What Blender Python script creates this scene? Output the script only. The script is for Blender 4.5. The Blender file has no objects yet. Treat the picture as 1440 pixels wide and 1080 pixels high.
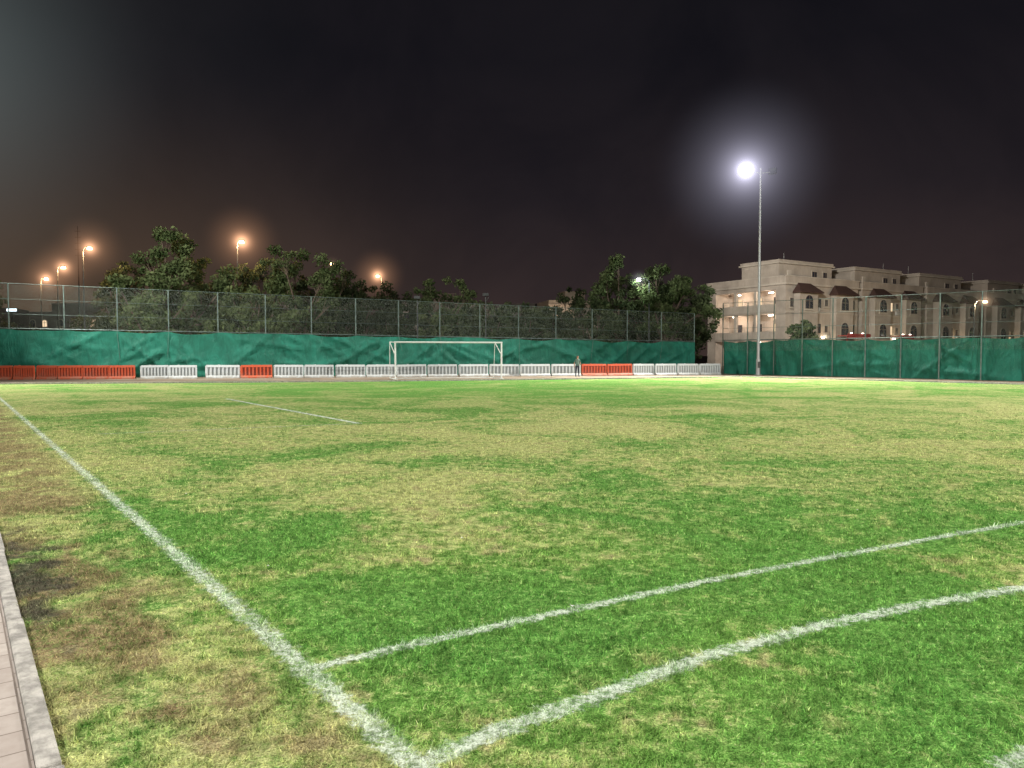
import bpy, math, random
import numpy as np
from mathutils import Vector, Matrix
random.seed(7); rng=np.random.default_rng(7)
sc=bpy.context.scene
F=1050.0; H=1.6; PITCH=math.atan(40/F)

# ------------------------------------------------------------ camera + survey helpers
cam=bpy.data.cameras.new("camera"); co=bpy.data.objects.new("camera",cam); sc.collection.objects.link(co)
cam.sensor_width=36; cam.lens=F/1440*36; cam.clip_end=3000; cam.clip_start=0.05
co.location=(0,0,H); co.rotation_euler=(math.pi/2-PITCH,0,0); sc.camera=co
sc.view_settings.view_transform='Standard'; sc.view_settings.look='None'; sc.view_settings.exposure=0
def ray(u,v):
    f=Vector((0,math.cos(PITCH),-math.sin(PITCH))); up=Vector((0,math.sin(PITCH),math.cos(PITCH)))
    return Vector((1,0,0))*(u-720)+up*(540-v)+f*F
def G(u,v,z=0):
    d=ray(u,v); t=(z-H)/d.z; return Vector((d.x*t,d.y*t,z))
def P(u,v,y):
    d=ray(u,v); t=y/d.y; return Vector((d.x*t,y,H+d.z*t))

# ------------------------------------------------------------ material helpers
class N:
    def __init__(s,name):
        s.m=bpy.data.materials.new(name); s.m.use_nodes=True; s.t=s.m.node_tree; s.t.nodes.clear()
        s.out=s.new('ShaderNodeOutputMaterial')
    def new(s,ty,**k):
        n=s.t.nodes.new(ty)
        for a,b in k.items(): setattr(n,a,b)
        return n
    def put(s,sock,v):
        if isinstance(v,bpy.types.NodeSocket): s.t.links.new(v,sock)
        else:
            if isinstance(v,(tuple,list)) and sock.type=='RGBA' and len(v)==3: v=(*v,1)
            sock.default_value=v
    def math(s,op,a,b=None,c=None,clamp=False):
        n=s.new('ShaderNodeMath',operation=op); n.use_clamp=clamp
        s.put(n.inputs[0],a)
        if b is not None: s.put(n.inputs[1],b)
        if c is not None: s.put(n.inputs[2],c)
        return n.outputs[0]
    def vm(s,op,a,b=None,out=0):
        n=s.new('ShaderNodeVectorMath',operation=op); s.put(n.inputs[0],a)
        if b is not None:
            if op=='SCALE': s.put(n.inputs[3],b)
            else: s.put(n.inputs[1],b)
        return n.outputs[out]
    def noise(s,vec,scale,detail=3,rough=.55,dist=0,dim='3D'):
        n=s.new('ShaderNodeTexNoise',noise_dimensions=dim); s.put(n.inputs['Vector'],vec); n.inputs['Scale'].default_value=scale
        n.inputs['Detail'].default_value=detail; n.inputs['Roughness'].default_value=rough; n.inputs['Distortion'].default_value=dist
        return n.outputs[0]
    def mix(s,f,a,b,blend='MIX'):
        n=s.new('ShaderNodeMix',data_type='RGBA',blend_type=blend)
        s.put(n.inputs[0],f); s.put(n.inputs[6],a); s.put(n.inputs[7],b); return n.outputs[2]
    def ss(s,x,a,b,lo=0.,hi=1.):
        n=s.new('ShaderNodeMapRange',interpolation_type='SMOOTHSTEP'); s.put(n.inputs[0],x)
        n.inputs[1].default_value=a; n.inputs[2].default_value=b; n.inputs[3].default_value=lo; n.inputs[4].default_value=hi
        return n.outputs[0]
    def pos(s): return s.new('ShaderNodeNewGeometry').outputs['Position']
    def obj(s): return s.new('ShaderNodeTexCoord').outputs['Object']
    def bump(s,h,strength,dist):
        n=s.new('ShaderNodeBump'); n.inputs['Strength'].default_value=strength; n.inputs['Distance'].default_value=dist
        s.put(n.inputs['Height'],h); return n.outputs[0]
    def pbr(s,color,rough=.7,metal=0,normal=None,spec=.3,emis=None,estr=0):
        n=s.new('ShaderNodeBsdfPrincipled'); s.put(n.inputs['Base Color'],color); s.put(n.inputs['Roughness'],rough)
        n.inputs['Metallic'].default_value=metal; n.inputs['Specular IOR Level'].default_value=spec
        if normal is not None: s.put(n.inputs['Normal'],normal)
        if emis is not None: s.put(n.inputs['Emission Color'],emis); s.put(n.inputs['Emission Strength'],estr)
        return n.outputs[0]
    def fin(s,sh): s.t.links.new(sh,s.out.inputs[0]); return s.m
def simple(name,c,rough=.6,metal=0,var=.25,scale=3,spec=.3,bump=0):
    n=N(name); o=n.obj(); f=n.noise(o,scale,3,.6)
    a=tuple(x*(1-var) for x in c); b=tuple(min(1,x*(1+var)) for x in c)
    nn=n.bump(n.noise(o,scale*8,2),bump,.02) if bump else None
    return n.fin(n.pbr(n.mix(n.ss(f,.3,.7),a,b),rough,metal,nn,spec))
def emit(name,c,st):
    n=N(name); e=n.new('ShaderNodeEmission'); n.put(e.inputs[0],c); e.inputs[1].default_value=st
    return n.fin(e.outputs[0])

# ------------------------------------------------------------ mesh builder
class MB:
    def __init__(s): s.v=[]; s.f=[]; s.mi=[]
    def add(s,vs,fs,m=0):
        k=len(s.v); s.v+= [tuple(x) for x in vs]; s.f+=[tuple(i+k for i in f) for f in fs]; s.mi+=[m]*len(fs)
    def box(s,a,b,m=0,taper=0.0):
        x0,y0,z0=a; x1,y1,z1=b; t=taper
        s.add([(x0,y0,z0),(x1,y0,z0),(x1,y1,z0),(x0,y1,z0),(x0+t,y0+t,z1),(x1-t,y0+t,z1),(x1-t,y1-t,z1),(x0+t,y1-t,z1)],
              [(0,3,2,1),(4,5,6,7),(0,1,5,4),(1,2,6,5),(2,3,7,6),(3,0,4,7)],m)
    def cyl(s,p0,p1,r0,r1=None,m=0,n=8,caps=True):
        r1=r0 if r1 is None else r1; p0=Vector(p0); p1=Vector(p1); d=(p1-p0).normalized()
        a=d.orthogonal().normalized(); b=d.cross(a)
        vs=[p0+(a*math.cos(2*math.pi*i/n)+b*math.sin(2*math.pi*i/n))*r0 for i in range(n)]+\
           [p1+(a*math.cos(2*math.pi*i/n)+b*math.sin(2*math.pi*i/n))*r1 for i in range(n)]
        fs=[(i,(i+1)%n,n+(i+1)%n,n+i) for i in range(n)]
        if caps: fs+=[tuple(range(n))[::-1],tuple(range(n,2*n))]
        s.add(vs,fs,m)
    def path(s,pts,r,m=0,n=8):
        for i in range(len(pts)-1): s.cyl(pts[i],pts[i+1],r,r,m,n)
    def obj(s,name,mats,parent=None,smooth=False,bevel=0):
        me=bpy.data.meshes.new(name); me.from_pydata(s.v,[],s.f)
        for m in mats: me.materials.append(m)
        me.polygons.foreach_set('material_index',s.mi)
        if smooth: me.polygons.foreach_set('use_smooth',[True]*len(s.f))
        me.update(); o=bpy.data.objects.new(name,me); sc.collection.objects.link(o)
        if parent: o.parent=parent
        if bevel:
            b=o.modifiers.new('bevel','BEVEL'); b.width=bevel; b.segments=2; b.limit_method='ANGLE'
        return o
def empty(name,loc=(0,0,0),rz=0):
    o=bpy.data.objects.new(name,None); o.location=loc; o.rotation_euler=(0,0,rz); o.empty_display_size=.3
    sc.collection.objects.link(o); return o

# ------------------------------------------------------------ world: night sky
w=bpy.data.worlds.new("World"); sc.world=w; w.use_nodes=True; t=w.node_tree; t.nodes.clear()
class W(N):
    def __init__(s,t): s.t=t
wn=W(t); out=wn.new('ShaderNodeOutputWorld')
tc=wn.new('ShaderNodeTexCoord').outputs['Generated']
sx=wn.new('ShaderNodeSeparateXYZ'); wn.put(sx.inputs[0],tc)
ramp=wn.new('ShaderNodeValToRGB'); el=ramp.color_ramp.elements
wn.put(ramp.inputs[0],sx.outputs[2])
def s2l(c): return tuple(((x/255)/12.92 if x/255<.04045 else ((x/255+.055)/1.055)**2.4) for x in c)
el[0].position=0; el[0].color=(*s2l((62,50,46)),1)
el[1].position=1; el[1].color=(*s2l((13,14,17)),1)
for p,c in ((.08,(48,40,41)),(.20,(34,30,34)),(.36,(22,21,26))):
    e=el.new(p); e.color=(*s2l(c),1)
sky=wn.new('ShaderNodeTexSky'); sky.sky_type='NISHITA'; sky.sun_disc=False; sky.sun_elevation=math.radians(-6); sky.sun_rotation=math.radians(140)
cl=wn.noise(tc,3.2,5,.6,.4)
col=wn.mix(1.0,ramp.outputs[0],wn.mix(wn.ss(cl,.3,.7),(.76,.77,.80),(1.25,1.18,1.12)),'MULTIPLY')
lf=wn.math('MULTIPLY',wn.ss(sx.outputs[0],.05,-.7),wn.ss(sx.outputs[2],.34,0.02))
col=wn.mix(wn.math('MULTIPLY',lf,.7),col,s2l((92,74,56)))
lg=wn.math('MULTIPLY',wn.ss(sx.outputs[0],-.15,-.75),wn.ss(sx.outputs[2],.05,0.4))
col=wn.mix(wn.math('MULTIPLY',lg,.45),col,s2l((52,54,54)))  # off-frame lamp glow painted into the upper left sky
sk=wn.mix(1.0,col,wn.vm('SCALE',sky.outputs[0],.01),'ADD')
bg=wn.new('ShaderNodeBackground'); wn.put(bg.inputs[0],sk); bg.inputs[1].default_value=1.0
t.links.new(bg.outputs[0],out.inputs[0])

# ------------------------------------------------------------ pitch geometry data
tl_a=G(592,1085); tl_b=G(0,560)
tdir=(tl_b-tl_a); tdir.z=0; tdir.normalize()
tnorm=Vector((tdir.y,-tdir.x,0))
k_a=G(88,1080)
polylines=[]   # (points, half width, strength)
def poly(pts,w,s=1.): polylines.append(([G(*p) if isinstance(p,tuple) else p for p in pts],w,s))
poly([tl_a-tdir*4,tl_a+tdir*46],.056,1.0)
poly([(428,944),(560,912),(700,881),(850,849),(1000,817),(1150,788),(1300,760),(1440,735),(1800,690)],.043,.95)
poly([(590,1077),(700,1030),(850,977),(1000,922),(1150,882),(1300,851),(1440,828),(1800,775)],.053,.95)
poly([(505,596),(318,561)],.075,1.5); poly([(505,596),(140,611)],.045,.75)
poly([(1405,1085),(1500,1040)],.045,.7)

def line_factor(n,q,n_sm,n_fine,n_vf,across,strength):
    jit=n.math('MULTIPLY_ADD',n.noise(q,16,3,.75,0,'2D'),2.8,-1.4)
    jit=n.math('ADD',jit,n.math('MULTIPLY_ADD',n_sm,1.2,-.6))
    m=n.ss(n.math('ADD',across,jit),1.4,.4)
    wear=n.ss(n.math('ADD',n_fine,n.math('MULTIPLY',n_sm,.8)),.68,1.08,.15,.95)
    m=n.math('MULTIPLY',m,n.math('MULTIPLY',wear,n.ss(n_vf,.3,.6,.5,1.0)))
    return n.math('MULTIPLY',m,strength,clamp=True)
PAINT=(.64,.72,.60)
def grass(name,blade):
    n=N(name); p=n.pos(); sp=n.new('ShaderNodeSeparateXYZ'); n.put(sp.inputs[0],p)
    cx=n.new('ShaderNodeCombineXYZ'); n.put(cx.inputs[0],sp.outputs[0]); n.put(cx.inputs[1],sp.outputs[1])
    q=cx.outputs[0]; Y=sp.outputs[1]; X=sp.outputs[0]; D='2D'
    n_mid=n.noise(q,.34,5,.66,.7,D); n_sm=n.noise(q,3.2,3,.7,0,D); n_fine=n.noise(q,26,3,.75,0,D); n_vf=n.noise(q,90,1,.8,0,D)
    n_cl=n.noise(q,9.5,2,.6,.5,D)
    sd=n.math('SUBTRACT',n.vm('DOT_PRODUCT',q,tuple(tnorm),1),tl_a.dot(tnorm))
    outside=n.ss(sd,.25,-.55)
    band=n.math('MULTIPLY',n.ss(Y,4.8,9.5),n.ss(Y,36,16))
    farl=n.math('MULTIPLY',n.ss(Y,18.,30.),n.ss(X,-5,-16))
    farr=n.math('MULTIPLY',n.ss(Y,12.,28.),n.ss(X,2,15))
    d=n.math('MULTIPLY_ADD',n_mid,2.5,-1.25)
    d=n.math('MULTIPLY_ADD',n_sm,1.4,n.math('SUBTRACT',d,.69))
    d=n.math('MULTIPLY_ADD',n_cl,.9,n.math('SUBTRACT',d,.42))
    d=n.math('MULTIPLY_ADD',outside,.36,d)
    d=n.math('MULTIPLY_ADD',band,.42,d)
    d=n.math('MULTIPLY_ADD',farl,.34,d); d=n.math('MULTIPLY_ADD',farr,.28,d)
    d=n.math('MULTIPLY_ADD',n_fine,1.2,n.math('SUBTRACT',d,.44),clamp=True)
    g1=(.064,.185,.036); g2=(.185,.365,.088); dry=(.43,.44,.19); soil=(.25,.185,.105)
    c=n.mix(n.ss(n_fine,.3,.7),g1,g2)
    c=n.mix(n.ss(n_mid,.35,.7,0,.45),c,(.22,.36,.075))
    c=n.mix(n.math('MULTIPLY',n.ss(Y,22,40),.5),c,(.17,.41,.09))
    c=n.mix(n.ss(d,.10,.98,0,.9),c,dry)
    so=n.math('MULTIPLY',n.ss(n.noise(q,.9,3,.65,.5,D),.40,.57),n.ss(sd,.10,-.55))
    c=n.mix(n.math('MULTIPLY',so,n.ss(n_fine,.3,.6,.35,.95)),c,soil)
    c=n.mix(n.math('MULTIPLY',n.ss(n_sm,.58,.72),n.ss(n_mid,.42,.6,.0,.7)),c,(.34,.29,.16))
    cc_=G(34,810); rr=n.vm('SUBTRACT',q,tuple(cc_)); al=n.vm('DOT_PRODUCT',rr,tuple(tdir),1); ac=n.vm('DOT_PRODUCT',rr,tuple(tnorm),1)
    dd=n.math('ADD',n.math('ABSOLUTE',n.math('MULTIPLY',al,.52)),n.math('ABSOLUTE',n.math('MULTIPLY',ac,2.2)))
    damp=n.ss(n.math('MULTIPLY_ADD',n_sm,-3.2,n.math('ADD',dd,1.6)),1.0,.1)
    c=n.mix(n.math('MULTIPLY',damp,.8),c,(.055,.055,.05))
    c=n.mix(n.ss(n_fine,.64,.75,0,.6),c,(.52,.53,.30))
    v=n.math('MULTIPLY',n.ss(n_vf,.25,.75,.6,1.35),n.ss(n_cl,.3,.68,.74,1.18)); c=n.vm('SCALE',c,v)
    if blade:
        at=n.new('ShaderNodeAttribute'); at.attribute_name='across'; a2=n.new('ShaderNodeAttribute'); a2.attribute_name='lstr'
        c=n.mix(line_factor(n,q,n_sm,n_fine,n_vf,at.outputs['Fac'],a2.outputs['Fac']),c,PAINT)
        at=n.new('ShaderNodeAttribute'); at.attribute_name='rnd'
        c=n.vm('SCALE',c,n.math('MULTIPLY_ADD',at.outputs['Fac'],1.1,.64))
        df=n.new('ShaderNodeBsdfDiffuse'); n.put(df.inputs[0],c)
        tr=n.new('ShaderNodeBsdfTranslucent'); n.put(tr.inputs[0],c)
        mx=n.new('ShaderNodeMixShader'); mx.inputs[0].default_value=.35; n.t.links.new(df.outputs[0],mx.inputs[1]); n.t.links.new(tr.outputs[0],mx.inputs[2])
        return n.fin(mx.outputs[0])
    df=n.new('ShaderNodeBsdfDiffuse'); n.put(df.inputs[0],c); n.put(df.inputs['Normal'],n.bump(n_fine,.9,.03))
    return n.fin(df.outputs[0])
m_grass=grass('turf',False); m_blade=grass('turf_blades',True)

kA=k_a-tdir*12; kB=k_a+tdir*56
pp=[kA,kB,G(0,540.5),G(500,537),(G(900,532.5)),G(1040,530.5),G(1440,541),G(2000,560),Vector((40,-10,0))]
e0=G(0,540.5); e1=G(500,537)
den=(e1-e0)
A=np.array([[tdir.x,-den.x],[tdir.y,-den.y]]); r=np.linalg.solve(A,np.array([e0.x-k_a.x,e0.y-k_a.y]))
pp[1]=k_a+tdir*float(r[0])
mb=MB(); mb.add([(p.x,p.y,0) for p in pp],[tuple(range(len(pp)))[::-1]]); mb.obj('football_pitch',[m_grass])

# painted markings: ragged worn sheets 4 mm above the turf
n=N('line_paint'); q=n.pos(); n_sm=n.noise(q,3.2,3,.7,0,'2D'); n_fine=n.noise(q,26,3,.75,0,'2D'); n_vf=n.noise(q,90,1,.8,0,'2D')
at=n.new('ShaderNodeAttribute'); at.attribute_name='across'; a2=n.new('ShaderNodeAttribute'); a2.attribute_name='lstr'
fac=line_factor(n,q,n_sm,n_fine,n_vf,n.math('ABSOLUTE',at.outputs['Fac']),a2.outputs['Fac'])
df=n.new('ShaderNodeBsdfDiffuse'); n.put(df.inputs[0],PAINT); ts=n.new('ShaderNodeBsdfTransparent'); mx=n.new('ShaderNodeMixShader')
n.put(mx.inputs[0],fac); n.t.links.new(ts.outputs[0],mx.inputs[1]); n.t.links.new(df.outputs[0],mx.inputs[2]); m_paint=n.fin(mx.outputs[0])
vs=[];fs=[];ac=[];sg=[];kk=0
for pi,(pts,wd,st) in enumerate(polylines):
    z=.004+.002*pi
    for i,p in enumerate(pts):
        a=pts[max(0,i-1)]; b=pts[min(len(pts)-1,i+1)]; d=(b-a).normalized(); nn=Vector((-d.y,d.x,0))*wd*2.4
        for s_ in (-1,1):
            c=p+nn*s_; vs.append((c.x,c.y,z)); ac.append(2.4*s_); sg.append(st)
        if i: fs.append((kk-2,kk,kk+1,kk-1))
        kk+=2
me=bpy.data.meshes.new('pitch_markings'); me.from_pydata(vs,[],fs); me.materials.append(m_paint)
for nm,dt in (('across',ac),('lstr',sg)):
    a=me.attributes.new(nm,'FLOAT','POINT'); a.data.foreach_set('value',dt)
o=bpy.data.objects.new('pitch_markings',me); sc.collection.objects.link(o)

# ground
n=N('sandy_ground'); q=n.pos()
c=n.mix(n.ss(n.noise(q,.3,4,.7,0,'2D'),.3,.7),(.20,.155,.11),(.30,.25,.19))
m_sand=n.fin(n.pbr(c,.95,spec=.1,normal=n.bump(n.noise(q,5,4,.7,0,'2D'),.6,.05)))
mb=MB(); mb.add([(-1500,-300,-.05),(1500,-300,-.05),(1500,2500,-.05),(-1500,2500,-.05)],[(0,1,2,3)]); mb.obj('ground',[m_sand])

# kerb and pavers on the left
ang=math.atan2(tdir.y,tdir.x)
m_conc=simple('kerb_concrete',(.38,.36,.33),.85,var=.35,scale=12,bump=.6)
kb=empty('kerb',k_a,ang)
mb=MB(); x=-8
while x<54:
    mb.box((x,0.0+random.uniform(-.006,.006),-.08),(x+.985,.085,.03+random.uniform(-.005,.005))); x+=1.0
mb.obj('kerb_stones',[m_conc],kb,bevel=.012)
n=N('paving_blocks'); o=n.obj(); br=n.new('ShaderNodeTexBrick'); n.put(br.inputs['Vector'],o)
br.inputs['Scale'].default_value=1.0; br.inputs['Brick Width'].default_value=.2; br.inputs['Row Height'].default_value=.1; br.inputs['Mortar Size'].default_value=.004
br.inputs['Color1'].default_value=(.36,.31,.28,1); br.inputs['Color2'].default_value=(.48,.43,.39,1); br.inputs['Mortar'].default_value=(.15,.12,.10,1)
c=n.mix(n.ss(n.noise(o,9,4,.7),.3,.7,0,.5),br.outputs[0],(.29,.24,.21))
m_pave=n.fin(n.pbr(c,.85,spec=.2,normal=n.bump(n.math('SUBTRACT',1.,br.outputs['Fac']),.5,.01)))
mb=MB(); mb.box((-8,.0875,-.08),(54,3.2,.018)); pv=mb.obj('paved_footpath',[m_pave]); pv.location=k_a; pv.rotation_euler=(0,0,ang)

# grass blades
NB=540000
u=rng.random(NB); z0,z1=2.3,27.
zz=(math.sqrt(z0)+u*(math.sqrt(z1)-math.sqrt(z0)))**2
xx=(rng.random(NB)*2-1)*(zz*.76+.7)
def vnoise(x,y,cell,seed):
    r=np.random.default_rng(seed); g=r.random((512,512)); X=x/cell; Y=y/cell; xi=np.floor(X).astype(int); yi=np.floor(Y).astype(int)
    fx=X-xi; fy=Y-yi; fx=fx*fx*(3-2*fx); fy=fy*fy*(3-2*fy); gg=lambda a,b: g[a%512,b%512]
    return (gg(xi,yi)*(1-fx)+gg(xi+1,yi)*fx)*(1-fy)+(gg(xi,yi+1)*(1-fx)+gg(xi+1,yi+1)*fx)*fy
clump=.55*vnoise(xx,zz,.10,1)+.45*vnoise(xx+50,zz+9,.23,2)
sd=(xx-k_a.x)*tnorm.x+(zz-k_a.y)*tnorm.y
fade=np.clip((26-zz)/18,0,1)**1.3
ok=(sd>-.02)&(rng.random(NB)<fade)&(rng.random(NB)<.35+clump*1.1); xx=xx[ok]; zz=zz[ok]; clump=clump[ok]; nb=len(xx)
hh=rng.uniform(.010,.027,nb)*(.6+.7*rng.random(nb))*(.35+1.4*clump); wd=.0032*(zz/3)**.75*rng.uniform(.6,1.3,nb)
an=rng.random(nb)*2*math.pi; ln=rng.random(nb)*2*math.pi; la=hh*rng.uniform(.3,1.6,nb)
V=np.zeros((nb,3,3)); V[:,0,0]=xx-np.cos(an)*wd; V[:,0,1]=zz-np.sin(an)*wd; V[:,1,0]=xx+np.cos(an)*wd; V[:,1,1]=zz+np.sin(an)*wd
V[:,2,0]=xx+np.cos(ln)*la; V[:,2,1]=zz+np.sin(ln)*la; V[:,2,2]=hh; V[:,:2,2]=-.002
acr=np.full(nb,9.); lst=np.ones(nb); PT=np.stack([xx,zz],1)
for pts,wd_,st in polylines:
    for a,b in zip(pts[:-1],pts[1:]):
        a2_=np.array([a.x,a.y]); b2_=np.array([b.x,b.y]); dv=b2_-a2_; L2=(dv**2).sum()
        tt=np.clip(((PT-a2_)@dv)/L2,0,1); ds=np.linalg.norm(PT-a2_-tt[:,None]*dv,axis=1)/wd_
        m_=ds<acr; acr[m_]=ds[m_]; lst[m_]=st
def tri_mesh(name,V,k,mats,attr=None,parent=None,extra=None):
    me=bpy.data.meshes.new(name); nf=len(V); me.vertices.add(nf*k); me.vertices.foreach_set('co',V.reshape(-1).astype(np.float32))
    me.loops.add(nf*k); me.loops.foreach_set('vertex_index',np.arange(nf*k,dtype=np.int32))
    me.polygons.add(nf); me.polygons.foreach_set('loop_start',np.arange(0,nf*k,k,dtype=np.int32))
    me.update(calc_edges=True)
    at=dict(extra or {}); 
    if attr is not None: at['rnd']=attr
    for kx,vx in at.items():
        a=me.attributes.new(kx,'FLOAT','POINT'); a.data.foreach_set('value',np.repeat(vx,k).astype(np.float32))
    for m in mats: me.materials.append(m)
    o=bpy.data.objects.new(name,me); sc.collection.objects.link(o)
    if parent: o.parent=parent
    return o
tri_mesh('grass',V,3,[m_blade],rng.random(nb),extra={'across':acr,'lstr':lst})

# ------------------------------------------------------------ emissive volumes painting a glare halo around lit lamps
def glare_volume(name,loc,R,color,terms,parent,steps=1.0):
    n=N(name+'_mat'); o=n.obj(); r=n.math('DIVIDE',n.vm('LENGTH',o,out=1),R)
    f=n.math('MAXIMUM',n.math('SUBTRACT',1.,r),0.); st=None
    for a,pw in terms:
        k=n.math('MULTIPLY',n.math('POWER',f,pw),a); st=k if st is None else n.math('ADD',st,k)
    e=n.new('ShaderNodeEmission'); n.put(e.inputs[0],color); n.put(e.inputs[1],st)
    n.t.links.new(e.outputs[0],n.out.inputs['Volume'])
    bpy.ops.mesh.primitive_ico_sphere_add(subdivisions=3,radius=R,location=(0,0,0)); ob=bpy.context.object; ob.name=name
    ob.data.materials.append(n.m); ob.parent=parent; ob.location=loc
def light(name,ty,loc,energy,color,parent=None,target=None,size=.4,cone=None):
    L=bpy.data.lights.new(name,ty); L.energy=energy; L.color=color
    L.shadow_soft_size=size
    if ty=='SPOT': L.spot_size=math.radians(cone); L.spot_blend=.7
    o=bpy.data.objects.new(name,L); sc.collection.objects.link(o); o.location=loc
    if parent: o.parent=parent
    if target is not None:
        o.rotation_euler=(Vector(target)-(Vector(loc)+(Vector(parent.location) if parent else Vector()))).to_track_quat('-Z','Y').to_euler()
    return o

m_galv=simple('galvanised_steel',(.30,.31,.32),.5,.5,.08,.4)
m_dark=simple('dark_steel',(.05,.055,.055),.5,.3,.3,3)
m_lampface=emit('lamp_face',(1,.97,1),60)
m_lampface_w=emit('sodium_lamp_face',(1,.62,.30),30)
FLC=(1.0,.97,.90)
def floodlight(loc,h,heads):
    e=empty('floodlight_mast',loc)
    mb=MB(); mb.cyl((0,0,0),(0,0,h),.13,.075,0,12); mb.cyl((0,0,0),(0,0,.05),.3,.3,0,12); mb.cyl((0,0,.05),(0,0,1.3),.18,.16,0,12)
    mb.box((-.1,-.2,.6),(.1,-.16,1.1),1)
    mb.cyl((0,0,h),(0,0,h+.5),.09,.09,0,8)
    for hd in heads:
        mb.cyl((0,0,h+.1),(hd[0]*.8,hd[1]*.8,h+.25),.045,.045,0,8)
    mb.obj('mast',[m_galv,m_dark],e,smooth=False)
    for i,hd in enumerate(heads):
        c=Vector((hd[0],hd[1],h+.3)); d=(Vector(hd[2])-Vector(loc)-c).normalized()
        q=d.to_track_quat('Y','Z').to_matrix()
        for nm,mt,a,b in (('housing',m_dark,(-.32,-.22,-.24),(.32,.05,.24)),('lens',m_lampface if hd[4] else m_dark,(-.28,.053,-.20),(.28,.07,.20))):
            mb=MB(); mb.box(a,b)
            if nm=='housing': mb.box((-.36,-.1,-.05),(-.325,.03,.05))
            o=mb.obj('%s_%d'%(nm,i+1),[mt],e,bevel=.02 if nm=='housing' else 0); o.matrix_local=Matrix.Translation(c)@q.to_4x4()
        light('flood_%d'%(i+1),'SPOT',c+d*.35,hd[3],FLC,e,hd[2],.35,hd[5] if len(hd)>5 else 150)
    return e
fb=G(1066,527.5); ftop=P(1066,240,fb.y).z
PW=52000
e=floodlight(fb,ftop-.3,[(-1.25,-.2,(2,30,0),PW*1.65,True),(1.1,.3,(62,118,3),PW*1.2,True,80)])
glare_volume('glare_halo',(-1.25,-.2,ftop),8,(.80,.78,1.0),[(.035,2.2),(.5,9),(9,34)],e)
e=floodlight((-35,41,0),17.5,[(.9,-.3,(-4,24,0),PW*.68,True),(.5,.6,(-17,78,6),PW*1.0,True,95)])  # second head added off frame to brighten the trees
glare_volume('glare_halo',(.9,-.3,17.8),16,(.80,1.0,.98),[(.009,2.0)],e)
floodlight((-14,-13,0),17,[(.8,.6,(5,14,0),PW*.78,True)])
floodlight((38,6,0),17,[(-.8,.6,(10,22,0),PW*1.5,True)])

def street_lamp(u,v,y,side=1,power=900,color=(1,.58,.26),R=4.0,terms=((.05,2.5),(2.2,15)),h_arm=1.2):
    top=P(u,v,y); e=empty('street_lamp',(top.x+side*h_arm,y,0))
    z=top.z; mb=MB(); mb.cyl((0,0,0),(0,0,z-.3),.10,.06,0,8); mb.cyl((0,0,0),(0,0,.8),.15,.14,0,8)
    pts=[(0,0,z-.3),(-side*.25*h_arm,0,z+.05),(-side*.7*h_arm,0,z+.17)]
    mb.path(pts,.04,0,6)
    mb.box((-side*h_arm-.3,-.14,z+.1),(-side*h_arm+.3,.14,z+.22),0,.03)
    mb.box((-side*h_arm-.2,-.14,z-.14),(-side*h_arm+.2,.14,z+.098),1,.04)
    mb.obj('lamp_post',[m_dark,m_lampface_w if color[2]<.6 else m_lampface],e)
    light('bulb','POINT',(-side*h_arm,0,z-.4),power,color,e,size=.2)
    glare_volume('glare_halo',(-side*h_arm,0,z),R,(color[0],color[1]*.88,color[2]),terms,e)
SL=(1,.57,.27); ST=((.075,2.3),(3.4,13))
street_lamp(65,392,95,-1,1300,SL,h_arm=.7,terms=ST); street_lamp(89,376,88,-1,1300,SL,h_arm=.7,terms=ST); street_lamp(126,349,78,-1,1800,SL,h_arm=.7,terms=ST)
street_lamp(340,340,82,-1,2200,SL,h_arm=.5,R=4.8,terms=ST); street_lamp(531,388,112,1,1200,SL,R=4.8,h_arm=.6,terms=ST)
street_lamp(467,371,100,1,200,(1,.75,.4),R=1.4,terms=((.15,3),))
street_lamp(898,393,84,1,500,(.9,1,.95),R=1.6,terms=((.4,4),))
street_lamp(1385,424,88,-1,2500,(1,.72,.40),R=2.6,terms=((.06,2.5),(2.6,12)))

# ------------------------------------------------------------ fences
n=N('green_shade_cloth'); o=n.pos()
f=n.noise(o,.45,4,.65,.6); f2=n.noise(n.vm('MULTIPLY',o,(1,1,.35)),2.2,4,.7,1.0)
c=n.mix(n.ss(f,.3,.7),(.010,.105,.070),(.018,.175,.122)); c=n.mix(n.ss(f2,.4,.75,0,.6),c,(.005,.065,.044))
c=n.mix(n.ss(n.noise(o,1.1,4,.7,1.5),.58,.75,0,.3),c,(.11,.27,.22))
df=n.pbr(c,.65,spec=.25,normal=n.bump(f2,.7,.15)); tr=n.new('ShaderNodeBsdfTranslucent'); n.put(tr.inputs[0],c)
mx=n.new('ShaderNodeMixShader'); mx.inputs[0].default_value=.15; n.t.links.new(df,mx.inputs[1]); n.t.links.new(tr.outputs[0],mx.inputs[2])
m_cloth=n.fin(mx.outputs[0])
n=N('chain_link'); uv=n.new('ShaderNodeUVMap').outputs[0]; sp=n.new('ShaderNodeSeparateXYZ'); n.put(sp.inputs[0],uv)
a_=n.math('FRACT',n.math('DIVIDE',n.math('ADD',sp.outputs[0],sp.outputs[1]),.075)); b_=n.math('FRACT',n.math('DIVIDE',n.math('SUBTRACT',sp.outputs[0],sp.outputs[1]),.075))
mk=n.math('MAXIMUM',n.math('LESS_THAN',a_,.032),n.math('LESS_THAN',b_,.032))
ts=n.new('ShaderNodeBsdfTransparent'); mx=n.new('ShaderNodeMixShader'); n.put(mx.inputs[0],mk)
n.t.links.new(ts.outputs[0],mx.inputs[1]); n.t.links.new(n.pbr((.24,.28,.24),.5,.3),mx.inputs[2]); m_chain=n.fin(mx.outputs[0])
m_post=simple('fence_post_paint',(.09,.125,.11),.5,.3,.3,2)

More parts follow.
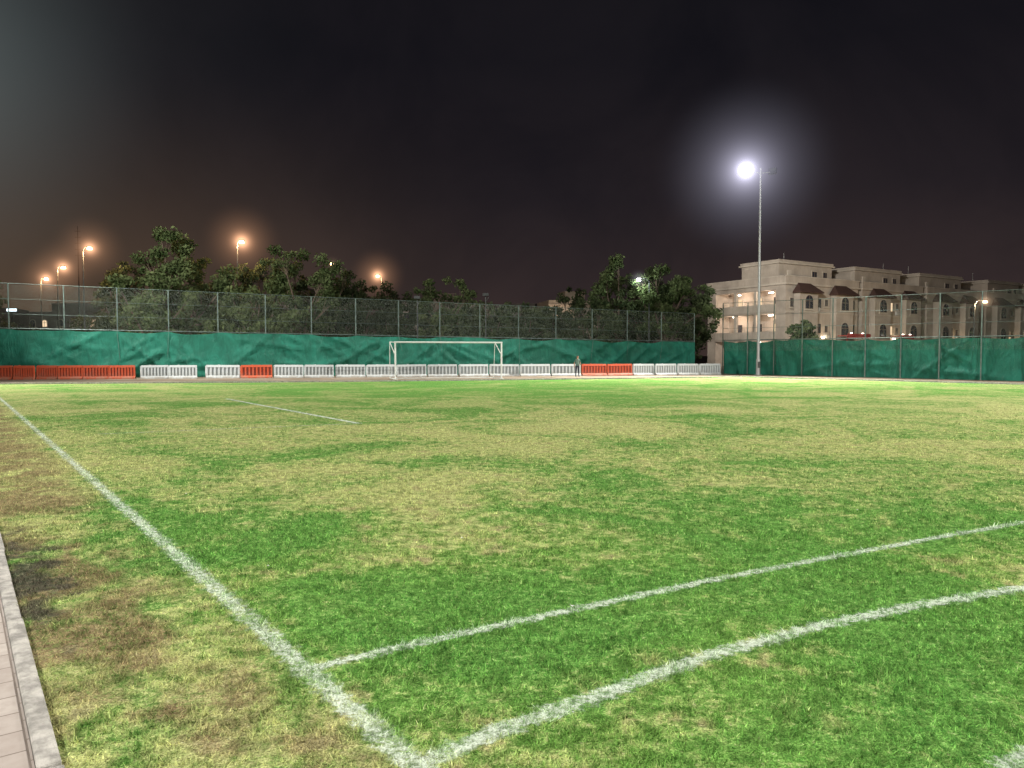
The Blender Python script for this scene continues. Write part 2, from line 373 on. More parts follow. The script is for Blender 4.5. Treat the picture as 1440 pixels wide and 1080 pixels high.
def fence(A,B,hc0,hc1,ht0,ht1,step,seed,off=-.12,wrk=1.1):
    rnd=random.Random(seed); A=Vector(A); B=Vector(B); L=(B-A).length; ang=math.atan2(B.y-A.y,B.x-A.x)
    e=empty('windscreen_fence',A,ang); npost=int(round(L/step)); step=L/npost
    hc=lambda s:hc0+(hc1-hc0)*s/L
    ht=lambda s:ht0+(ht1-ht0)*s/L
    nx=int(L/.14); nz=18
    sag=[rnd.uniform(.0,.20) for _ in range(npost+1)]
    wr=[(rnd.uniform(0,L),rnd.uniform(.4,2.8),rnd.uniform(-.9,.9),rnd.uniform(.08,.26),rnd.uniform(.8,2.6)) for _ in range(int(L/wrk))]
    S=np.linspace(0,L,nx+1)[:,None]; T=np.linspace(0,1,nz+1)[None,:]
    idx=np.clip((S/step).astype(int),0,npost-1); fr=S/step-idx
    top=hc0+(hc1-hc0)*S/L-np.array(sag)[idx]*4*fr*(1-fr)+.03*np.sin(S*2.3)*np.sin(S*.71)
    Z=top*T; D=.05*np.sin(S*1.9+3*T)+.03*np.sin(S*5.1+2.*np.sin(S)+5*T)
    for (s0,z0,sl,am,ln_) in wr:
        dd=(Z-z0)-sl*(S-s0); D=D-am*np.exp(-(dd/.16)**2)*np.exp(-((S-s0)/ln_)**2)
    D=D*(0.3+.7*np.sin(np.pi*np.clip(fr,0,1)))+off
    vs=np.stack([np.broadcast_to(S,Z.shape),D,Z],-1).reshape(-1,3)
    fs=[(i*(nz+1)+j,(i+1)*(nz+1)+j,(i+1)*(nz+1)+j+1,i*(nz+1)+j+1) for i in range(nx) for j in range(nz)]
    mb=MB(); mb.add(vs.tolist(),fs); mb.obj('shade_cloth',[m_cloth],e,smooth=True)
    mb=MB()
    for i in range(npost+1):
        s=i*step; mb.cyl((s,.02,0),(s,.02,ht(s)),.045,.045,0,6)
        if i<npost:
            s2=s+step
            mb.cyl((s,.02,ht(s)),(s2,.02,ht(s2)),.022,.022,0,5); mb.cyl((s,.02,hc(s)+.05),(s2,.02,hc(s2)+.05),.04,.04,0,5)
            for mm in (.33,.66): mb.cyl((s,.02,hc(s)*(1-mm)+ht(s)*mm),(s2,.02,hc(s2)*(1-mm)+ht(s2)*mm),.014,.014,0,5)
            if rnd.random()<.35: mb.cyl((s,off-.1,hc(s)),(s+rnd.uniform(-.3,.3),off-.12,hc(s)-rnd.uniform(1.2,2.4)),.014,.014,0,4)
    mb.obj('posts_and_rails',[m_post],e)
    me=bpy.data.meshes.new('chain_link_mesh'); me.from_pydata([(0,.07,2.0),(L,.07,2.0),(L,.07,ht1),(0,.07,ht0)],[],[(0,1,2,3)])
    ul=me.uv_layers.new(name='UVMap')
    for i,c in enumerate([(0,2.0),(L,2.0),(L,ht1),(0,ht0)]): ul.data[i].uv=c
    me.materials.append(m_chain); o=bpy.data.objects.new('chain_link_mesh',me); sc.collection.objects.link(o); o.parent=e
    return e
def on_line(u,a,b): k=(u-720)/F; z=a/(1-b*k); return Vector((k*z,z,0))
b1=17/53.3; a1=53+36.3*b1
L0=on_line(-330,a1,b1); L1=on_line(976,a1,b1)
hcl=lambda u,v: P(u,v,on_line(u,a1,b1).y).z
fence(L0,L1,hcl(-330,456),hcl(976,481),hcl(-330,383),hcl(976,441),3.4,1,wrk=.55)
R0=Vector((18.6,66,0)); R1=Vector((31.9,46.5,0)); dR=(R1-R0).normalized()
fence(R0,R0+dR*58,2.9,2.62,6.2,5.0,2.6,2,off=.14,wrk=1.6)

def strip(name,pts,w,mat,z0=-.05,z1=.04):
    mb=MB()
    for i in range(len(pts)-1):
        a=pts[i]; b=pts[i+1]; d=(b-a).normalized(); nn=Vector((-d.y,d.x,0))*w
        vs=[(a.x,a.y,z0),(b.x,b.y,z0),(b.x+nn.x,b.y+nn.y,z0),(a.x+nn.x,a.y+nn.y,z0)]
        vs+=[(x,y,z1) for x,y,_ in vs]
        mb.add(vs,[(0,3,2,1),(4,5,6,7),(0,1,5,4),(1,2,6,5),(2,3,7,6),(3,0,4,7)])
    return mb.obj(name,[mat])
strip('kerb',[G(0,540.5),G(500,537),G(900,532.5),G(1040,530.5)],.25,m_conc,z1=.08)
strip('kerb',[G(1043,530.6),G(1440,541),G(2000,560)],.25,m_conc,z1=.08)

# ------------------------------------------------------------ plastic barriers
def plastic(name,c):
    n=N(name); o=n.obj(); sp=n.new('ShaderNodeSeparateXYZ'); n.put(sp.inputs[0],o)
    oi=n.new('ShaderNodeObjectInfo').outputs['Random']
    cc=n.mix(n.ss(oi,0,1,0,.4),c,tuple(x*.6 for x in c))
    dirt=n.math('MULTIPLY',n.ss(sp.outputs[2],.55,.0),n.ss(n.noise(o,5,3,.7),.3,.65))
    cc=n.mix(n.math('MULTIPLY',dirt,.6),cc,(.22,.18,.13)); cc=n.mix(n.ss(n.noise(o,3,3,.7),.5,.8,0,.3),cc,(.3,.26,.22))
    return n.fin(n.pbr(cc,.5,spec=.35))
m_pw=plastic('white_plastic',(.47,.51,.52)); m_po=plastic('orange_plastic',(.46,.065,.02))
m_pwd=plastic('white_plastic_shaded',(.28,.31,.32)); m_pod=plastic('orange_plastic_shaded',(.24,.03,.012))  # darker copies for the recessed web, slot shadow put into the colour
def barrier_mesh(mats,name,Wd=2.0):
    mb=MB(); h=Wd/2
    prof=[(-.24,0),(.24,0),(.24,.08),(.10,.20),(-.10,.20),(-.24,.08)]
    vs=[(-h,y,z) for y,z in prof]+[(h,y,z) for y,z in prof]; k=6
    mb.add(vs,[(i,(i+1)%k,k+(i+1)%k,k+i) for i in range(k)]+[tuple(range(k))[::-1],tuple(range(k,2*k))])
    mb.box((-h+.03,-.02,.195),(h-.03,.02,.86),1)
    mb.box((-h,-.10,.80),(h,.10,.96),0,.02)
    mb.box((-h,-.09,.20),(-h+.10,.09,.802)); mb.box((h-.10,-.09,.20),(h,.09,.802))
    nr=8
    for i in range(1,nr):
        x=-h+.05+(2*h-.1)*i/nr; mb.box((x-.055,-.085,.198),(x+.055,.085,.802),0)
    mb.box((-h+.25,-.20,-.0),(-h+.5,-.245,.06))
    mb.cyl((-h-.02,0,.1),(-h-.02,0,.9),.05,.05,0,8); mb.cyl((-.3,0,.955),(-.3,0,.985),.06,.06,0,10)
    return mb.obj(name,mats)
b2=13/53; a2=51+35*b2
spec=[(-150,-114,'o'),(-113,-78,'o'),(-77,-40,'o'),(-38,-20,'o'),(-20,18,'o'),(20,50,'o'),(50,80,'o'),(82,118,'o'),(118,155,'o'),(155,192,'o'),(198,238,'w'),(239,279,'w'),(288,337,'w'),(339,384,'o')]
uu=385
while uu<775: spec.append((uu,uu+42.0,'w')); uu+=43.3
while uu<882: spec.append((uu,uu+35.2,'o')); uu+=36
while uu<1010: spec.append((uu,uu+30,'w')); uu+=31
for (ua,ub,cc) in spec:
    pa=on_line(ua,a2,b2); pb=on_line(ub,a2,b2); L=(pb-pa).length
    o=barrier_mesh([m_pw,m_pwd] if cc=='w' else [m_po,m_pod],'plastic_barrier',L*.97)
    o.location=(pa+pb)/2+Vector((0,random.uniform(-.2,.2),0)); o.location.z=-.048
    o.rotation_euler=(0,random.uniform(-.012,.012),math.atan2(pb.y-pa.y,pb.x-pa.x)+random.uniform(-.05,.05))

# ------------------------------------------------------------ goal
m_white=simple('white_paint',(.62,.65,.62),.4,0,.08,3)
gl=G(556,533.5)
e=empty('football_goal',gl,math.radians(14)); mb=MB(); r=.055
mb.cyl((0,0,0),(0,0,2.5),r,r,0,12); mb.cyl((7.32,0,0),(7.32,0,2.5),r,r,0,12); mb.cyl((-.06,0,2.5),(7.38,0,2.5),r,r,0,12)
for x in (0,7.32):
    mb.path([(x,0,2.5),(x-.30,.75,2.52),(x-.05,.05,1.75)],.03,0,8)
    mb.cyl((x,0,.03),(x-.25,1.4,.03),.03,.03,0,8); mb.cyl((x-.30,.75,2.52),(x-.25,1.4,.03),.02,.02,0,8)
    mb.box((x-.15,-.15,-.0),(x+.15,.15,.03))
mb.cyl((-.25,1.4,.03),(7.07,1.4,.03),.03,.03,0,8); mb.cyl((-.30,.75,2.52),(7.02,.75,2.52),.015,.015,0,8)
mb.obj('goal_frame',[m_white],e,smooth=False)

# ------------------------------------------------------------ litter bin
bb=G(1297,531.5); e=empty('litter_bin',bb); mb=MB()
mb.cyl((0,0,.05),(0,0,.78),.24,.30,0,14); mb.cyl((0,0,.78),(0,0,.86),.33,.33,0,14); mb.cyl((0,0,.86),(0,0,.95),.31,.16,0,14)
mb.box((-.34,-.05,.45),(-.28,.05,.6)); mb.box((.28,-.05,.45),(.34,.05,.6)); mb.cyl((-.2,.22,.09),(.2,.22,.09),.09,.09,0,10)
mb.obj('bin_body',[simple('black_plastic',(.02,.022,.022),.5)],e)

# ------------------------------------------------------------ person
def skin_chain(verts,edges,radii,name,root=0,sub=2):
    me=bpy.data.meshes.new(name); me.from_pydata(verts,edges,[]); o=bpy.data.objects.new(name,me); sc.collection.objects.link(o)
    md=o.modifiers.new('skin','SKIN'); md.use_smooth_shade=True
    for i,rr in enumerate(radii):
        sv=me.skin_vertices[0].data[i]; sv.radius=rr if isinstance(rr,tuple) else (rr,rr); sv.use_root=(i==root)
    s=o.modifiers.new('sub','SUBSURF'); s.levels=sub; s.render_levels=sub
    bpy.context.view_layer.update(); dg=bpy.context.evaluated_depsgraph_get()
    m2=bpy.data.meshes.new_from_object(o.evaluated_get(dg)); bpy.data.objects.remove(o)
    return m2
def person(loc,h=1.62):
    s=h/1.75; e=empty('person',loc,math.radians(10)); e.scale=(s,s,s)
    J=[(0,0,.95),(0,.0,1.08),(0,.01,1.25),(0,.02,1.42),(0,.01,1.50),(0,-.005,1.56),
       (.09,0,.90),(.11,-.02,.50),(.12,.02,.09),(.13,-.12,.04),
       (-.09,0,.90),(-.12,-.01,.50),(-.14,.02,.09),(-.16,-.12,.04),
       (.17,.01,1.41),(.24,.03,1.15),(.17,-.14,.98),(.13,-.20,1.02),
       (-.17,.01,1.41),(-.25,.03,1.14),(-.27,-.04,.90),(-.27,-.06,.83)]
    E=[(0,1),(1,2),(2,3),(3,4),(4,5),(0,6),(6,7),(7,8),(8,9),(0,10),(10,11),(11,12),(12,13),(3,14),(14,15),(15,16),(16,17),(3,18),(18,19),(19,20),(20,21)]
    R=[(.15,.11),(.14,.10),(.16,.11),(.13,.09),.055,.05,.095,.065,.045,.04,.095,.065,.045,.04,.06,.048,.034,.028,.06,.048,.034,.028]
    me=skin_chain(J,E,R,'body')
    skin=simple('skin',(.28,.16,.10),.6); shirt=simple('shirt',(.10,.16,.135),.85); pants=simple('trousers',(.03,.035,.05),.85); shoe=simple('shoes',(.3,.3,.3),.6); hair=simple('hair',(.012,.01,.01),.7)
    for m in (skin,shirt,pants,shoe): me.materials.append(m)
    for p in me.polygons:
        c=p.center
        arm=abs(c.x)>.2 or c.y<-.13
        if c.z<.09: k=3
        elif c.z<.93 and not (abs(c.x)>.21) and not (c.y<-.12): k=2
        elif c.z>1.475: k=0
        elif arm and c.z<1.2: k=0
        else: k=1
        p.material_index=k
    o=bpy.data.objects.new('body',me); sc.collection.objects.link(o); o.parent=e
    bpy.ops.mesh.primitive_uv_sphere_add(segments=24,ring_count=18,radius=1); hd=bpy.context.object; hd.name='head'
    for v in hd.data.vertices:
        x,y,z=v.co; jaw=1-.28*max(0,-z)
        v.co=(x*.076*jaw,y*.095*(1-.12*max(0,-z)),z*.118)
        if y<-.8 and abs(x)<.25 and -.35<z<.1: v.co.y-=.018
    hd.data.materials.append(skin); hd.data.materials.append(hair)
    for p in hd.data.polygons:
        p.use_smooth=True
        if p.center.z>.055 or (p.center.y>.0 and p.center.z>-.045): p.material_index=1
    hd.parent=e; hd.location=(0,-.02,1.635); hd.rotation_euler=(math.radians(10),0,0)
    mb=MB()
    for sx_ in (-1,1):
        mb.box((sx_*.078-.008,-.02,1.60),(sx_*.078+.008,.02,1.66))
        mb.box((sx_*.03-.010,-.112,1.63),(sx_*.03+.010,-.104,1.642),1)
    mb.box((-.022,-.108,1.572),(.022,-.100,1.58),1)
    mb.obj('ears_eyes_mouth',[skin,hair],e)
    for sd_,base_,dr in ((1,Vector((.13,-.20,1.02)),Vector((-.35,-.6,.55))),(-1,Vector((-.27,-.06,.83)),Vector((0,-.15,-1)))):
        dr.normalize(); sdv=dr.cross(Vector((1,0,0) if sd_<0 else (0,0,1))).normalized()
        for i in range(5):
            if i<4: o0=base_+sdv*(i-1.5)*.019; ln=(.07,.08,.075,.06)[i]; d2=dr
            else: o0=base_+sdv*-.035; ln=.05; d2=(dr-sdv*.7).normalized()
            cu=Vector((0,-.3,0))
            pts=[o0,o0+d2*ln*.5,o0+(d2+cu).normalized()*ln]
            m3=skin_chain([tuple(p) for p in pts],[(0,1),(1,2)],[.0095,.009,.007],'finger',sub=1)
            m3.materials.append(skin); f=bpy.data.objects.new('finger_%d_%s'%(i+1,'l' if sd_>0 else 'r'),m3); sc.collection.objects.link(f); f.parent=e
person(G(812,530.5),1.6)

# ------------------------------------------------------------ buildings
def wallmat(name,c):
    n=N(name); o=n.obj()
    cc=n.mix(n.ss(n.noise(o,.5,4,.6),.3,.7),tuple(x*.75 for x in c),c)
    st=n.noise(n.vm('MULTIPLY',o,(3,3,.25)),1.5,3,.7)
    cc=n.mix(n.ss(st,.5,.8,0,.45),cc,tuple(x*.5 for x in c))
    return n.fin(n.pbr(cc,.9,spec=.15))
m_wall=wallmat('cream_render',(.42,.36,.30)); m_trim=wallmat('trim_render',(.48,.42,.35))
n=N('clay_tiles'); o=n.obj(); wv=n.new('ShaderNodeTexWave'); n.put(wv.inputs['Vector'],o); wv.inputs['Scale'].default_value=2.2; wv.inputs['Distortion'].default_value=1
m_tile=n.fin(n.pbr(n.mix(wv.outputs[0],(.045,.026,.022),(.085,.045,.036)),.8,normal=n.bump(wv.outputs[0],.6,.05)))
n=N('window_glass'); o=n.obj(); m_glass=n.fin(n.pbr(n.mix(n.noise(o,.6,2),(.01,.012,.02),(.05,.05,.06)),.12,spec=.6))
m_lit=emit('lit_window',(1,.74,.46),1.0); m_frame=simple('window_frame',(.16,.12,.09),.5)
m_ac=simple('ac_unit_paint',(.40,.40,.38),.5); m_sign=simple('awning_red',(.22,.02,.02),.4)
m_tube=emit('tube_light',(1,.9,.78),9)
def window(mb,x,z,wd,ht,t=0.0,arch=False,lit=False,axis='f'):
    def outl(w_,h_,off):
        pts=[(x-w_/2,z-off),(x+w_/2,z-off)]
        if arch:
            zc=z+h_-off-w_/2
            pts+=[(x+w_/2*math.cos(a),zc+w_/2*math.sin(a)) for a in [math.pi*i/10 for i in range(0,11)]]
        else: pts+=[(x+w_/2,z+h_-off),(x-w_/2,z+h_-off)]
        return pts
    def prism(pts,y0,y1,m):
        k=len(pts); vs=[(a,y0,b) for a,b in pts]+[(a,y1,b) for a,b in pts]
        if axis=='s': vs=[(y,x_,zz_) for x_,y,zz_ in vs]
        mb.add(vs,[tuple(range(k)),tuple(range(k,2*k))[::-1]]+[(i,k+i,k+(i+1)%k,(i+1)%k) for i in range(k)],m)
    prism(outl(wd+.36,ht+.36,.18),t-.05,t-.001,3)
    prism(outl(wd+.12,ht+.12,.06),t-.08,t-.052,0)
    prism(outl(wd,ht,0),t-.10,t-.082,2 if lit else 1)
    def bx(a,b,m):
        if axis=='s': a,b=(a[1],a[0],a[2]),(b[1],b[0],b[2])
        mb.box(a,b,m)
    bx((x-.03,t-.125,z),(x+.03,t-.102,z+ht-(.02 if not arch else .05)),0)
    if arch: bx((x-wd/2,t-.13,z+ht-wd/2-.04),(x+wd/2,t-.103,z+ht-wd/2+.03),0)
    bx((x-wd/2-.3,t-.22,z-.3),(x+wd/2+.3,t-.001,z-.19),3)
def block(loc,rz,Wd=15.5,side=False,seed=0,tower=(0,11.8)):
    rn=random.Random(seed); e=empty('apartment_building',loc,rz); D=14
    mb=MB(); s0=2.8 if side else 0
    mb.box((s0,0,-.1),(Wd,D,11.1))
    if side:
        mb.box((0,0,-.1),(s0-.002,1.6,11.1)); mb.box((0,D-1.6,-.1),(s0-.002,D,11.1))
        for z in (3.6,7.3): mb.box((-.15,1.602,z),(s0-.002,D-1.602,z+.28))
        for z in (3.88,7.58): mb.box((-.12,1.605,z+.002),(.05,D-1.605,z+1.0),1)
        for tt in (5.2,8.8): mb.box((.06,tt-.2,-.1),(.46,tt+.2,11.1),1)
        mb.box((0.02,1.603,10.5),(.4,D-1.603,11.09),0)
    mb.box((-.25,-.25,11.102),(Wd+.25,D+.25,11.35),1)
    for a,b in (((-.12,-.12),(Wd+.12,.12)),((-.12,D-.12),(Wd+.12,D+.12)),((-.12,.122),(.12,D-.122)),((Wd-.12,.122),(Wd+.12,D-.122))):
        mb.box((*a,11.352),(*b,12.2)); mb.box((a[0]-.06,a[1]-.06,12.202),(b[0]+.06,b[1]+.06,12.33),1)
    ta,tb=tower
    mb.box((ta+.5,1.6,11.36),(tb,8,14.1)); mb.box((ta+.2,1.3,14.102),(tb+.3,8.3,14.3),1); mb.box((ta+.35,1.45,14.302),(tb+.15,8.15,14.65))
    mb.box((ta+2.2,1.42,12.5),(ta+2.9,1.598,13.3),1)
    for z in (3.65,7.35):
        mb.box((0,-.09,z),(Wd,-.001,z+.25),1)
    bays=[(1.6,5.4),(9.3,13.1)]
    for a,b in bays:
        mb.box((a,-1.0,-.1),(b,-.092,10.0))
        for z in (3.66,7.36): mb.box((a-.08,-1.08,z),(b+.08,-1.002,z+.22),1)
    mb.obj('walls',[m_wall,m_trim],e)
    rf=MB()
    for a,b in bays:
        x0,x1,y0=a-.5,b+.5,-1.6; z=10.0
        vs=[(x0,y0,z),(x1,y0,z),(x1,-.26,z),(x0,-.26,z),(x0+1.1,-.26,z+1.25),(x1-1.1,-.26,z+1.25)]
        vs=[(x,y,zz_+.15) for x,y,zz_ in vs]+[(x0,y0,z+.002),(x1,y0,z+.002),(x1,-.26,z+.002),(x0,-.26,z+.002)]
        rf.add(vs,[(0,1,5,4),(1,2,5),(3,0,4),(2,3,4,5),(0,6,7,1),(1,7,8,2),(3,9,6,0),(6,9,8,7)])
    rf.obj('tile_canopies',[m_tile],e)
    wn_=MB()
    for a,b in bays:
        m_=(a+b)/2
        window(wn_,m_,7.95,1.5,1.75,-1.0,True); window(wn_,m_,4.4,1.5,1.75,-1.0,True,lit=rn.random()<.12); window(wn_,m_,.9,1.5,1.6,-1.0,False)
    for x in (7.35,14.3):
        wd=1.0 if x<14 else .7
        for z in (8.2,4.7,1.1): window(wn_,x-.6 if wd==1. else x,z,wd,1.25,0,False,lit=rn.random()<.14)
    window(wn_,8.45,8.5,.5,.8,0); window(wn_,8.45,4.9,.5,.8,0)
    window(wn_,(ta+tb)/2+2,12.3,.9,1.,1.6); window(wn_,tb-1.6,12.3,.7,1.,1.6)
    if side:
        for tt in (3.4,7.,10.6):
            for z in (.2,3.9,7.6): window(wn_,tt,z+.05,1.5,2.1,s0,False,lit=rn.random()<.35,axis='s')
        window(wn_,.9+.3,8.2,.0+.55,1.1,0)
    else:
        for tt in (3.4,9):
            for z in (4.5,8.1): window(wn_,tt,z,1.1,1.4,0,False,axis='s')
    wn_.obj('windows',[m_frame,m_glass,m_lit,m_trim],e)
    ex=MB()
    for _ in range(4):
        x=rn.choice((6.2,8.3,13.8)); z=rn.choice((3.95,7.65)); ex.box((x-.4,-.45,z),(x+.4,-.095,z+.55))
    for _ in range(3):
        x=rn.uniform(tb+.8 if tb<Wd-2.5 else 2,Wd-1.2); y=rn.uniform(3,11)
        if x>tb+.7: ex.cyl((x,y,11.4),(x,y,12.9),.6,.6,0,12); ex.cyl((x,y,12.9),(x,y,13.1),.6,.2,0,12)
    x=rn.uniform(1,Wd-1); ex.cyl((x,5,14.4 if x<tb else 11.4),(x,5,16.2),.03,.03,0,5)
    ex.obj('rooftop_tanks_and_ac',[m_ac],e)
    lm=MB()
    lm.box((7.4,-.35,4.0),(7.7,-.1,4.25)); light('added_facade_bulb','POINT',(7.55,-.9,4.0),60,(1,.74,.45),e,size=.12)  # lantern added on each block to light the front wall
    if side:
        for i,(tt,z) in enumerate(((3.4,10.35),(9.2,10.35),(3.4,7.2),(9.8,7.2),(5.5,3.5))):
            lm.box((1.1,tt-.35,z-.12),(1.35,tt+.35,z)); light('balcony_bulb_%d'%i,'POINT',(1.2,tt,z-.35),230,(1,.80,.64),e,size=.15)
    lm.obj('wall_lamps',[m_tube],e)
    return e
O=Vector((36.5,100,0)); ex_=Vector((.857,.515,0)); rz=math.atan2(.515,.857)
block(O,rz,15.6,True,1); block(O+ex_*16.6,rz,15.0,False,2); block(O+ex_*33,rz,15.5,False,3,(0,12.6)); block(O+ex_*50.5,rz,15.5,False,4,(3,14)); block(O+ex_*67,rz,15.5,False,5)
for s_,w_ in ((9,5),(21,3.5)):  # awnings standing in for vehicles and small lights along the base
    e=empty('standin_awning',O+ex_*s_+Vector((.515,-.857,0))*1.4,rz); mb=MB(); mb.box((0,-1.6,4.25),(w_,-.1,4.4)); mb.box((0,-1.75,4.0),(w_,-1.602,4.6)); mb.cyl((.1,-1.5,-.05),(.1,-1.5,4.25),.06,.06); mb.cyl((w_-.1,-1.5,-.05),(w_-.1,-1.5,4.25),.06,.06)
    for i in range(2): mb.box((.4+i*w_/2,-1.9,4.62),(.7+i*w_/2,-1.76,4.70),1)
    mb.obj('awning',[m_sign,m_tube],e)

def villa(loc,rz,Wd,D,floors,c,seed,litp=.15,hh=3.6):
    rn=random.Random(seed); e=empty('villa',loc,rz); Hh=floors*hh; mb=MB()
    m=wallmat('villa_render',c)
    mb.box((0,0,-.1),(Wd,D,Hh)); mb.box((-.2,-.2,Hh+.002),(Wd+.2,D+.2,Hh+.22)); mb.box((-.05,-.05,Hh+.222),(Wd+.05,.15,Hh+1)); mb.box((-.05,D-.15,Hh+.222),(Wd+.05,D+.05,Hh+1)); mb.box((-.05,.152,Hh+.222),(.15,D-.152,Hh+1)); mb.box((Wd-.15,.152,Hh+.222),(Wd+.05,D-.152,Hh+1))
    mb.box((Wd*.3,D*.2,Hh+.23),(Wd*.62,D*.7,Hh+2.8)); mb.box((Wd*.3-.2,D*.2-.2,Hh+2.802),(Wd*.62+.2,D*.7+.2,Hh+3))
    mb.box((Wd*.38,-.9,-.1),(Wd*.56,-.002,Hh-.3))
    mb.obj('walls',[m],e); wn_=MB(); x=1.6
    while x<Wd-1.2:
        if not(Wd*.35<x<Wd*.6):
            for f in range(floors): window(wn_,x,f*hh+1.1,1.2,1.5,0,rn.random()<.3,lit=rn.random()<litp)
        x+=3
    for f in range(floors): window(wn_,Wd*.47,f*hh+1.2,1.4,1.4,-.9,True,lit=rn.random()<litp)
    wn_.obj('windows',[m_frame,m_glass,m_lit,m_trim],e)
    return e
v1=P(772,440,150); ev=villa((v1.x,150,0),.2,13,10,3,(.5,.42,.33),3,.2,hh=3.9)
light('villa_point_light','POINT',(1.5,-2.5,8),700,(1,.8,.6),ev,size=.2)  # bare point light in front of the villa, no fixture modelled
for u,y,wd,fl,cc,sd_ in ((560,140,17,3,(.22,.18,.16),5),(295,150,20,4,(.16,.13,.12),8),(20,170,26,3,(.18,.15,.13),9),(690,170,16,3,(.2,.18,.16),12),(-160,150,22,3,(.18,.15,.13),19)):
    v=P(u,440,y); villa((v.x,y,0),random.uniform(-.2,.3),wd,10,fl,cc,sd_,.12,3.5)

sp_=P(17,436,120); e=empty('illuminated_sign',(sp_.x,120,0)); mb=MB(); mb.cyl((0,0,0),(0,0,sp_.z-.3),.08,.08,0,8); mb.box((-.9,-.1,sp_.z-.3),(.9,.1,sp_.z+.3)); mb.box((-.8,-.13,sp_.z-.2),(.8,-.102,sp_.z+.2),1)
mb.obj('sign_board',[m_dark,emit('sign_white',(.8,.95,1),3)],e)
for u,v,y in ((683,416,72),(587,420,70)):  # small floodlights on poles, modelled unlit
    p_=P(u,v,y); e=empty('small_floodlight_pole',(p_.x,y,0)); mb=MB(); mb.cyl((0,0,0),(0,0,p_.z),.06,.05,0,8); mb.box((-.3,-.35,p_.z-.02),(.3,.1,p_.z+.24),0,.04); mb.cyl((0,0,p_.z-.6),(.35,-.2,p_.z-.1),.03,.03,0,6)
    mb.obj('pole_and_head',[m_dark],e)
p_=P(109,318,150); e=empty('antenna_mast',(p_.x,150,0)); mb=MB(); mb.cyl((0,0,0),(0,0,p_.z),.2,.06,0,6)
for k in range(5): mb.cyl((-.6,0,p_.z-1-k*1.2),(.6,0,p_.z-1-k*1.2),.04,.04,0,5)
mb.obj('mast',[m_dark],e)

# ------------------------------------------------------------ trees
def leafmat(name,a,b):
    n=N(name); at=n.new('ShaderNodeAttribute'); at.attribute_name='rnd'
    c=n.mix(at.outputs['Fac'],a,b)
    df=n.new('ShaderNodeBsdfDiffuse'); n.put(df.inputs[0],c); tr=n.new('ShaderNodeBsdfTranslucent'); n.put(tr.inputs[0],c)
    mx=n.new('ShaderNodeMixShader'); mx.inputs[0].default_value=.3; n.t.links.new(df.outputs[0],mx.inputs[1]); n.t.links.new(tr.outputs[0],mx.inputs[2])
    return n.fin(mx.outputs[0])
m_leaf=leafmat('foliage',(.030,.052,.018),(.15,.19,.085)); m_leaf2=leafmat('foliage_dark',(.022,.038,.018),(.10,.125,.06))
m_bark=simple('bark',(.10,.075,.055),.9,0,.3,6)
def leaves(centers,radii,per,size,rg):
    Vs=[];R=[]
    for c,r_ in zip(centers,radii):
        m=int(per*(r_/1.0)**2)
        d=rg.normal(size=(m,3)); d/=np.linalg.norm(d,axis=1)[:,None]
        rad=r_*(rg.random(m)**.45)*rg.uniform(.85,1.25,m); p=np.array(c)+d*rad[:,None]*np.array([1,1,.8])
        a=rg.normal(size=(m,3)); a/=np.linalg.norm(a,axis=1)[:,None]; b=np.cross(a,rg.normal(size=(m,3))); b/=np.linalg.norm(b,axis=1)[:,None]
        s=size*rg.uniform(.5,1.3,m)[:,None]; a=a*s; b=b*s*.5
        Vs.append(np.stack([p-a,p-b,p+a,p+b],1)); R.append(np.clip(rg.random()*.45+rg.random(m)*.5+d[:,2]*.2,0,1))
    return np.concatenate(Vs),np.concatenate(R)
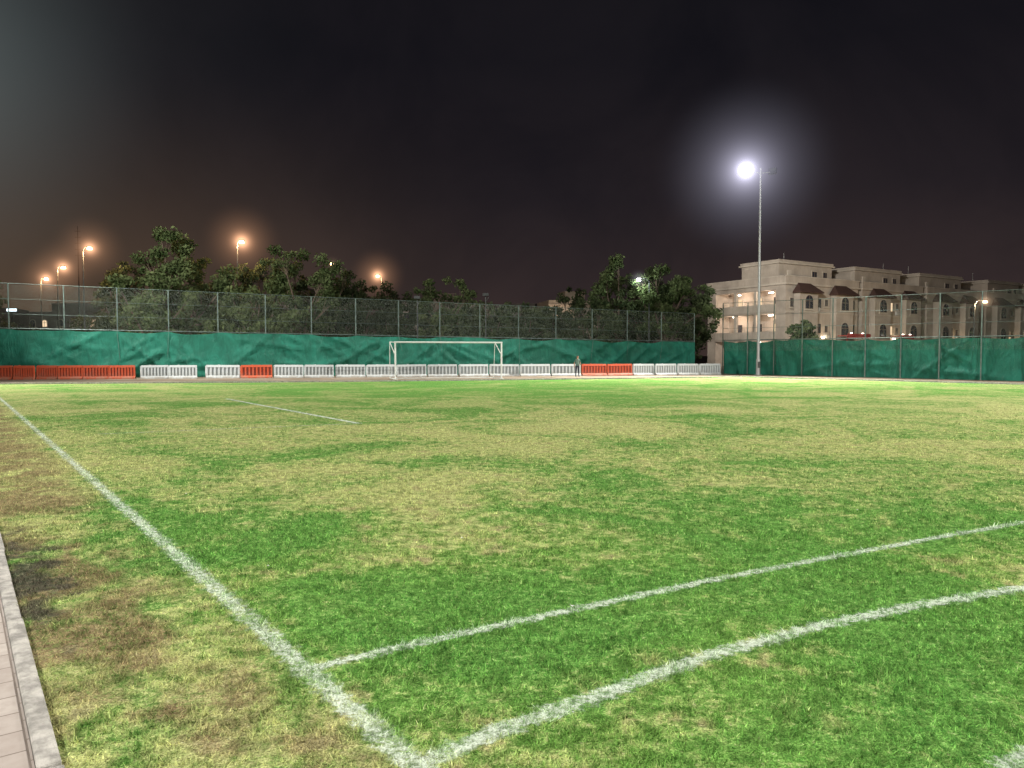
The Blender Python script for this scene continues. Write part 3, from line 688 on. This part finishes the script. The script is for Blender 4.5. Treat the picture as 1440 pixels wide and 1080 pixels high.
def tree(u,v,y,width,seed,mat=None,low=.22,dens=215,size=.19):
    rg=np.random.default_rng(seed); top=P(u,v,y); h=top.z; e=empty('tree',(top.x,y,-.05))
    mb=MB(); cs=[];rs=[]
    tr_h=h*low; lean=rg.uniform(-.5,.5,2)
    tp=Vector((lean[0],lean[1],tr_h)); mb.cyl((0,0,0),tp*.5,h*.03,h*.024,0,9,False); mb.cyl(tp*.5,tp,h*.024,h*.019,0,9,False)
    nl=int(9+h*.55); zc=h*.60; zr=h*.40
    for i in range(nl):
        az=i*2.4+rg.uniform(-.4,.4); k=(i+.7)/nl
        zz_=h*(low+.10)+ (h*.90-h*(low+.10))*k
        prof=math.sqrt(max(.10,1-((zz_-zc)/zr)**2*.85))
        rr=width/2*prof*rg.uniform(.40,1.2)
        end=Vector((tp.x+math.cos(az)*rr,tp.y+math.sin(az)*rr,zz_))
        mid=tp.lerp(end,.5)+Vector((rg.uniform(-.4,.4),rg.uniform(-.4,.4),rg.uniform(.0,.8)))
        mb.cyl(tp,mid,h*.012,h*.008,0,6,False); mb.cyl(mid,end,h*.008,h*.003,0,6,False)
        for j in range(5):
            c=end+Vector(rg.normal(size=3)*np.array([.10,.10,.09])*width*.85); r_=rg.uniform(.35,1.0)*width*.10+.2
            c.z=min(c.z,h-r_*.8)
            mb.cyl(mid.lerp(end,.6),c,h*.003,h*.0012,0,4,False)
            cs.append(tuple(c)); rs.append(r_)
        cs.append(tuple(mid)); rs.append(width*.10)
    c=Vector((tp.x+rg.uniform(-.4,.4),tp.y,h-width*.09)); cs.append(tuple(c)); rs.append(width*.1)
    mb.obj('trunk_and_limbs',[m_bark],e)
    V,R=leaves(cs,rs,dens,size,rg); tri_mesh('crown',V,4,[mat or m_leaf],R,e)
T=[(245,322,74,8.4,1),(290,360,78,6,2),(175,364,84,6,3),(205,380,70,5.6,4),(418,348,78,7.6,5),(378,362,82,6,6),(458,374,84,6.3,7),(322,392,88,6,8),
   (622,388,88,6.2,9),(590,408,95,4.5,10),(700,423,80,5.4,11),(738,424,82,5,12),(797,402,96,4.4,13),(866,360,90,7.2,14),(934,370,86,8,15),(970,388,88,5.4,16),(900,390,90,6,17),
   (508,390,92,7,18),(556,408,90,5.8,19),(655,416,92,5.8,20),(765,430,90,4.8,21),(835,420,84,5.5,22),(1128,448,84,3.6,23),(480,398,88,6,24),(-60,375,80,7.5,25),(355,400,74,5,27)]
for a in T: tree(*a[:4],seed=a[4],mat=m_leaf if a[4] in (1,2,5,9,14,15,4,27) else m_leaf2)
rg=np.random.default_rng(5); cs=[];rs=[]
for u in np.arange(-150,985,6.5):
    y=rg.uniform(88,104); vv=(452 if u<560 else 443)+rg.uniform(-10,14)+8*math.sin(u*.03); top=P(u,vv,y).z
    if math.sin(u*.051+1)+.6*math.sin(u*.13)<-.35: continue
    for z in np.arange(1.0,top,1.6): cs.append((P(u,500,y).x+rg.uniform(-.5,.5),y,min(z+rg.uniform(-.4,.6),top-.8))); rs.append(rg.uniform(.8,1.4))
V,R=leaves(cs,rs,55,.26,rg); tri_mesh('distant_trees',V,4,[m_leaf2],R)

mb=MB(); rl=random.Random(3)
for u,v in ((805,857),(377,800),(1205,720),(262,697),(650,760)):
    p_=G(u,v); s=.011; a=rl.random()*6
    mb.add([(p_.x+math.cos(a+k*1.57)*s*(1+.5*(k%2)),p_.y+math.sin(a+k*1.57)*s,.022+.008*(k%2)) for k in range(4)],[(0,1,2,3)])
mb.obj('litter',[simple('paper',(.75,.75,.72),.8)])
